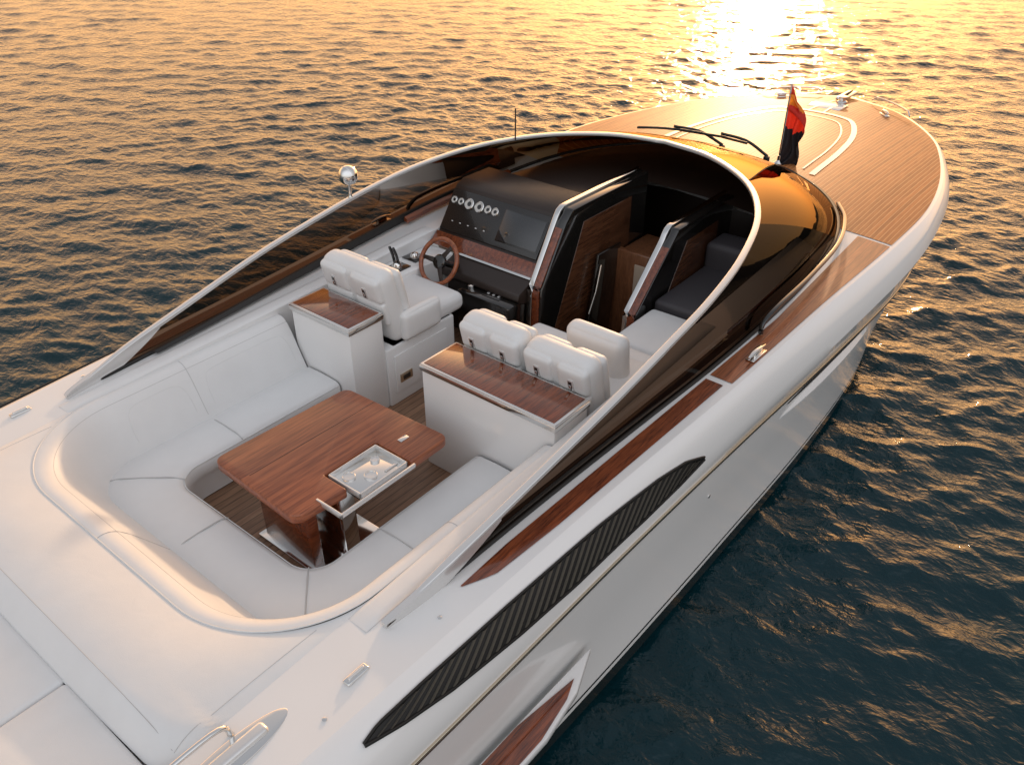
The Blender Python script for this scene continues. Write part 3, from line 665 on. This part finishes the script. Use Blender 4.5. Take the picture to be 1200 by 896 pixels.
tube('bow_chain',[(10.1,-.05,dz(10,0)+.05),(10.4,-.02,dz(10.3,0)+.08),(10.7,0,dz(10.3,0)+.06)],.014,RUB,boat)
for s in (1,-1):
    P=[(10.0,s*1.02,0),(10.2,s*.85,0),(10.4,s*.60,0),(10.52,s*.35,0)]
    tube('bow_rail',[(p[0],p[1],dz(9.9,.3)+(.05 if 0<i<11 else .0)) for i,p in enumerate(cat(P,12))],.012,CHR,boat)
n_g=len(grows)
def gsurf(y,t,l=0):
    best=None
    for r in range(k1-6,n_g-k1+6):
        row=grows[r]; q=t*16; i=min(int(q),15); f_=q-i; p=np.array(row[i])*(1-f_)+np.array(row[i+1])*f_
        if best is None or abs(p[1]-y)<abs(best[1]-y): best=p
    return (best[0]+l*.3,best[1],best[2]+l)
for (ya,yb,yc,yd2) in ((-.42,-.05,-.28,.42),(.15,.50,.25,.95)):
    w=empty('wiper',parent=boat)
    p=gsurf(ya,.97); lathe('wiper_pivot',[(.035,0),(.035,.06),(.001,.07)],RUB,w,T=Matrix.Translation(p))
    tube('wiper_arm',cat([gsurf(ya,.97,.06),gsurf((ya+yb)/2,.88,.14),gsurf(yb,.74,.13)],12),.016,RUB,w)
    tube('wiper_blade',[gsurf(y,.74+.03*((y-yb)),.10) for y in np.linspace(yc,yd2,16)],.014,RUB,w)
# flag
fz=dz(6.98,.54)
fl=empty('flag_staff',loc=(6.98,-.54,0),parent=boat); 
def fw(v): return (v[0]-6.98,v[1]+.54,v[2])
base=Vector((6.98,-.54,fz-.0)); top_=Vector((7.03,-.52,2.64))
tube('staff',[fw(base),fw(top_)],.011,CHR,fl)
lathe('staff_base',[(.05,0),(.05,.02),(.02,.05),(.018,.1)],CHR,fl,T=Matrix.Translation(fw(base)))
rws=[]
for i,t in enumerate(np.linspace(0,1,34)):
    p=base.lerp(top_,.04+.93*t); wdt=.03+.31*abs(math.sin(min(1,(1-t)*1.12)*math.pi))**.8*(.75+.25*math.sin(t*9))
    r=[]
    for u in np.linspace(0,1,30):
        r.append(fw(p+Vector((.30*u*wdt+.06*math.sin(u*15+t*3)*u,-.9*wdt*u,-.26*u*u+.020*math.sin(u*9)))))
    rws.append(r)
v,f=grid(rws); M('flag',v,f,FLG,fl,ang=180)
sl=empty('search_light',parent=boat)
lathe('light_stem',[(.022,0),(.016,.02),(.013,.12),(.02,.14)],CHR,sl,T=Matrix.Translation((2.85,1.74,2.09)),n=14)
bm=bmesh.new(); bmesh.ops.create_uvsphere(bm,u_segments=28,v_segments=18,radius=.088); bmesh.ops.translate(bm,verts=bm.verts,vec=(2.85,1.74,2.29)); me=bpy.data.meshes.new('light_ball'); bm.to_mesh(me); bm.free(); me.shade_smooth(); me.materials.append(CHR); link(bpy.data.objects.new('light_ball',me),sl)
lathe('light_collar',[(.090,-.006),(.092,0),(.090,.006)],SAT,sl,T=Matrix.Translation((2.85,1.74,2.29))@Matrix.Rotation(rad(70),4,'Y'),n=24)
tube('antenna',[(4.62,1.26,2.27),(4.62,1.26,2.58)],.007,RUB,boat)

# ------------------------------------------------------------------ sea
r1=np.concatenate([np.linspace(.01,12,220)[:-1],12*np.exp(np.linspace(0,math.log(50/12),320))[:-1],50*np.exp(np.linspace(0,math.log(9000/50),70))])
na=1200; th_=np.linspace(0,2*math.pi,na,endpoint=False)
RR,TT=np.meshgrid(r1,th_,indexing='ij'); X=3+RR*np.cos(TT); Y=RR*np.sin(TT)
sp_r=np.gradient(r1)[:,None]+RR*0; spc=np.maximum(sp_r,RR*2*math.pi/na)
Z=np.zeros_like(X); DXX=np.zeros_like(X); DYY=np.zeros_like(X)
# slow gust field so ripple strength is uneven across the water
gust=.85+.22*np.sin(X*.31+1.3*np.sin(Y*.17))*np.sin(Y*.27+.9*np.sin(X*.13)+1)+.12*np.sin(X*.11-Y*.19)
wind_dir=rad(214)
for k in range(100):
    lam=.22*(1.3/.22)**(rng.rand()**1.35); d=wind_dir+rng.randn()*.8; kk=2*math.pi/lam; a=.0032*lam**.88
    ph=rng.rand()*6.283; att=np.clip((lam/spc-2.2)/2.2,0,1)*gust
    arg=kk*(X*math.cos(d)+Y*math.sin(d))+ph
    Z+=a*att*np.cos(arg); q=1.0*a*att*np.sin(arg); DXX-=q*math.cos(d); DYY-=q*math.sin(d)
X+=DXX;Y+=DYY; Z-=.02
nv=X.size; me=bpy.data.meshes.new('sea'); me.vertices.add(nv); me.vertices.foreach_set('co',np.stack([X,Y,Z],-1).astype(np.float32).ravel())
nr=len(r1); I,J=np.meshgrid(np.arange(nr-1),np.arange(na),indexing='ij'); a=I*na+J; b_=I*na+(J+1)%na; c=(I+1)*na+(J+1)%na; d=(I+1)*na+J
F_=np.stack([a,d,c,b_],-1).reshape(-1,4); nf=len(F_); me.loops.add(nf*4); me.loops.foreach_set('vertex_index',F_.ravel().astype(np.int32)); me.polygons.add(nf); me.polygons.foreach_set('loop_start',np.arange(0,nf*4,4,dtype=np.int32)); me.polygons.foreach_set('loop_total',np.full(nf,4,dtype=np.int32))
me.update(calc_edges=True); me.shade_smooth(); me.materials.append(WAT)
sea=bpy.data.objects.new('sea',me); link(sea); sea['kind']='structure'
HIL=plain('added_headland_dark',(.035,.035,.025),.9,var=.4,vscale=.02)  # added headland, out of view, gives glass and hull something dark to reflect
rws=[]
for k,az in enumerate(np.linspace(-95,4,140)):
    e=min(1,(az+95)/12,(4-az)/22); h=e*(62+22*math.sin(az*.17)+12*math.sin(az*.43+1)+6*math.sin(az*1.3)+3*math.sin(az*2.9))
    ca_,sa_=math.cos(rad(az)),math.sin(rad(az)); rws.append([(q*ca_,q*sa_,z) for q,z in ((700,-2),(740,h*.35),(800,h*.8),(870,h),(1100,h*.6),(1300,-2))])
v,f=grid(rws); hl=M('added_reflection_hills',v,f,HIL,None,ang=180); hl['kind']='structure'

# ------------------------------------------------------------------ light
EL=rad(12); AZ=rad(23.5)
sd=Vector((math.cos(EL)*math.cos(AZ),math.cos(EL)*math.sin(AZ),math.sin(EL)))
w=bpy.data.worlds.new('World'); scn.world=w; w.use_nodes=True; nt=w.node_tree; bg=nt.nodes['Background']
sky=N(nt,'ShaderNodeTexSky'); sky.sky_type='NISHITA'; sky.sun_disc=False; sky.sun_elevation=EL; sky.sun_rotation=rad(90)-AZ; sky.dust_density=3; sky.air_density=1.2; sky.ozone_density=1
tc=N(nt,'ShaderNodeTexCoord'); sp=N(nt,'ShaderNodeSeparateXYZ'); L(nt,tc.outputs['Generated'],sp.inputs[0])
def mrange(src,a,b_,c,d,smooth=True):
    m=N(nt,'ShaderNodeMapRange'); m.interpolation_type='SMOOTHSTEP' if smooth else 'LINEAR'
    m.inputs['From Min'].default_value=a; m.inputs['From Max'].default_value=b_; m.inputs['To Min'].default_value=c; m.inputs['To Max'].default_value=d
    L(nt,src,m.inputs['Value']); return m.outputs['Result']
elf=mrange(sp.outputs['Z'],.12,.64,1,0)
dt=N(nt,'ShaderNodeVectorMath',operation='DOT_PRODUCT'); L(nt,tc.outputs['Generated'],dt.inputs[0]); dt.inputs[1].default_value=(math.cos(AZ+.35),math.sin(AZ+.35),0)
azf=mrange(dt.outputs['Value'],-.12,.88,.0,1)
ml=N(nt,'ShaderNodeMath',operation='MULTIPLY'); L(nt,elf,ml.inputs[0]); L(nt,azf,ml.inputs[1])
def vscale(col,fac):
    v=N(nt,'ShaderNodeVectorMath',operation='SCALE'); 
    if isinstance(col,tuple): v.inputs[0].default_value=col
    else: L(nt,col,v.inputs[0])
    if isinstance(fac,float): v.inputs['Scale'].default_value=fac
    else: L(nt,fac,v.inputs['Scale'])
    return v.outputs[0]
def vadd(a,b_):
    v=N(nt,'ShaderNodeVectorMath',operation='ADD'); L(nt,a,v.inputs[0]); L(nt,b_,v.inputs[1]); return v.outputs[0]
warm=vscale((1.95,.96,.32),ml.outputs[0])
amb=vscale((.35,.365,.405),mrange(sp.outputs['Z'],-.05,.6,.12,1))
back=vscale((.58,.585,.62),mrange(dt.outputs['Value'],.15,-.65,0,1))
vm=N(nt,'ShaderNodeVectorMath',operation='MULTIPLY'); L(nt,sky.outputs[0],vm.inputs[0]); vm.inputs[1].default_value=(.085,.062,.045)
tot=vadd(vadd(vadd(vm.outputs[0],warm),amb),back)
L(nt,tot,bg.inputs[0]); bg.inputs[1].default_value=1.0
sun=bpy.data.lights.new('sun','SUN'); sun.energy=2.1; sun.angle=rad(1.5); sun.color=(1,.64,.36)
so=bpy.data.objects.new('sun',sun); link(so); so.rotation_euler=sd.to_track_quat('Z','Y').to_euler()

# ------------------------------------------------------------------ camera
cam=bpy.data.cameras.new('camera'); co=bpy.data.objects.new('camera',cam); link(co)
cam.sensor_width=36; cam.lens=29.4; cam.clip_end=20000; cam.clip_start=.05
co.location=(-1.83,-3.92,4.85); co.rotation_euler=(rad(90)-math.atan(648/980),0,rad(39-90))
scn.camera=co
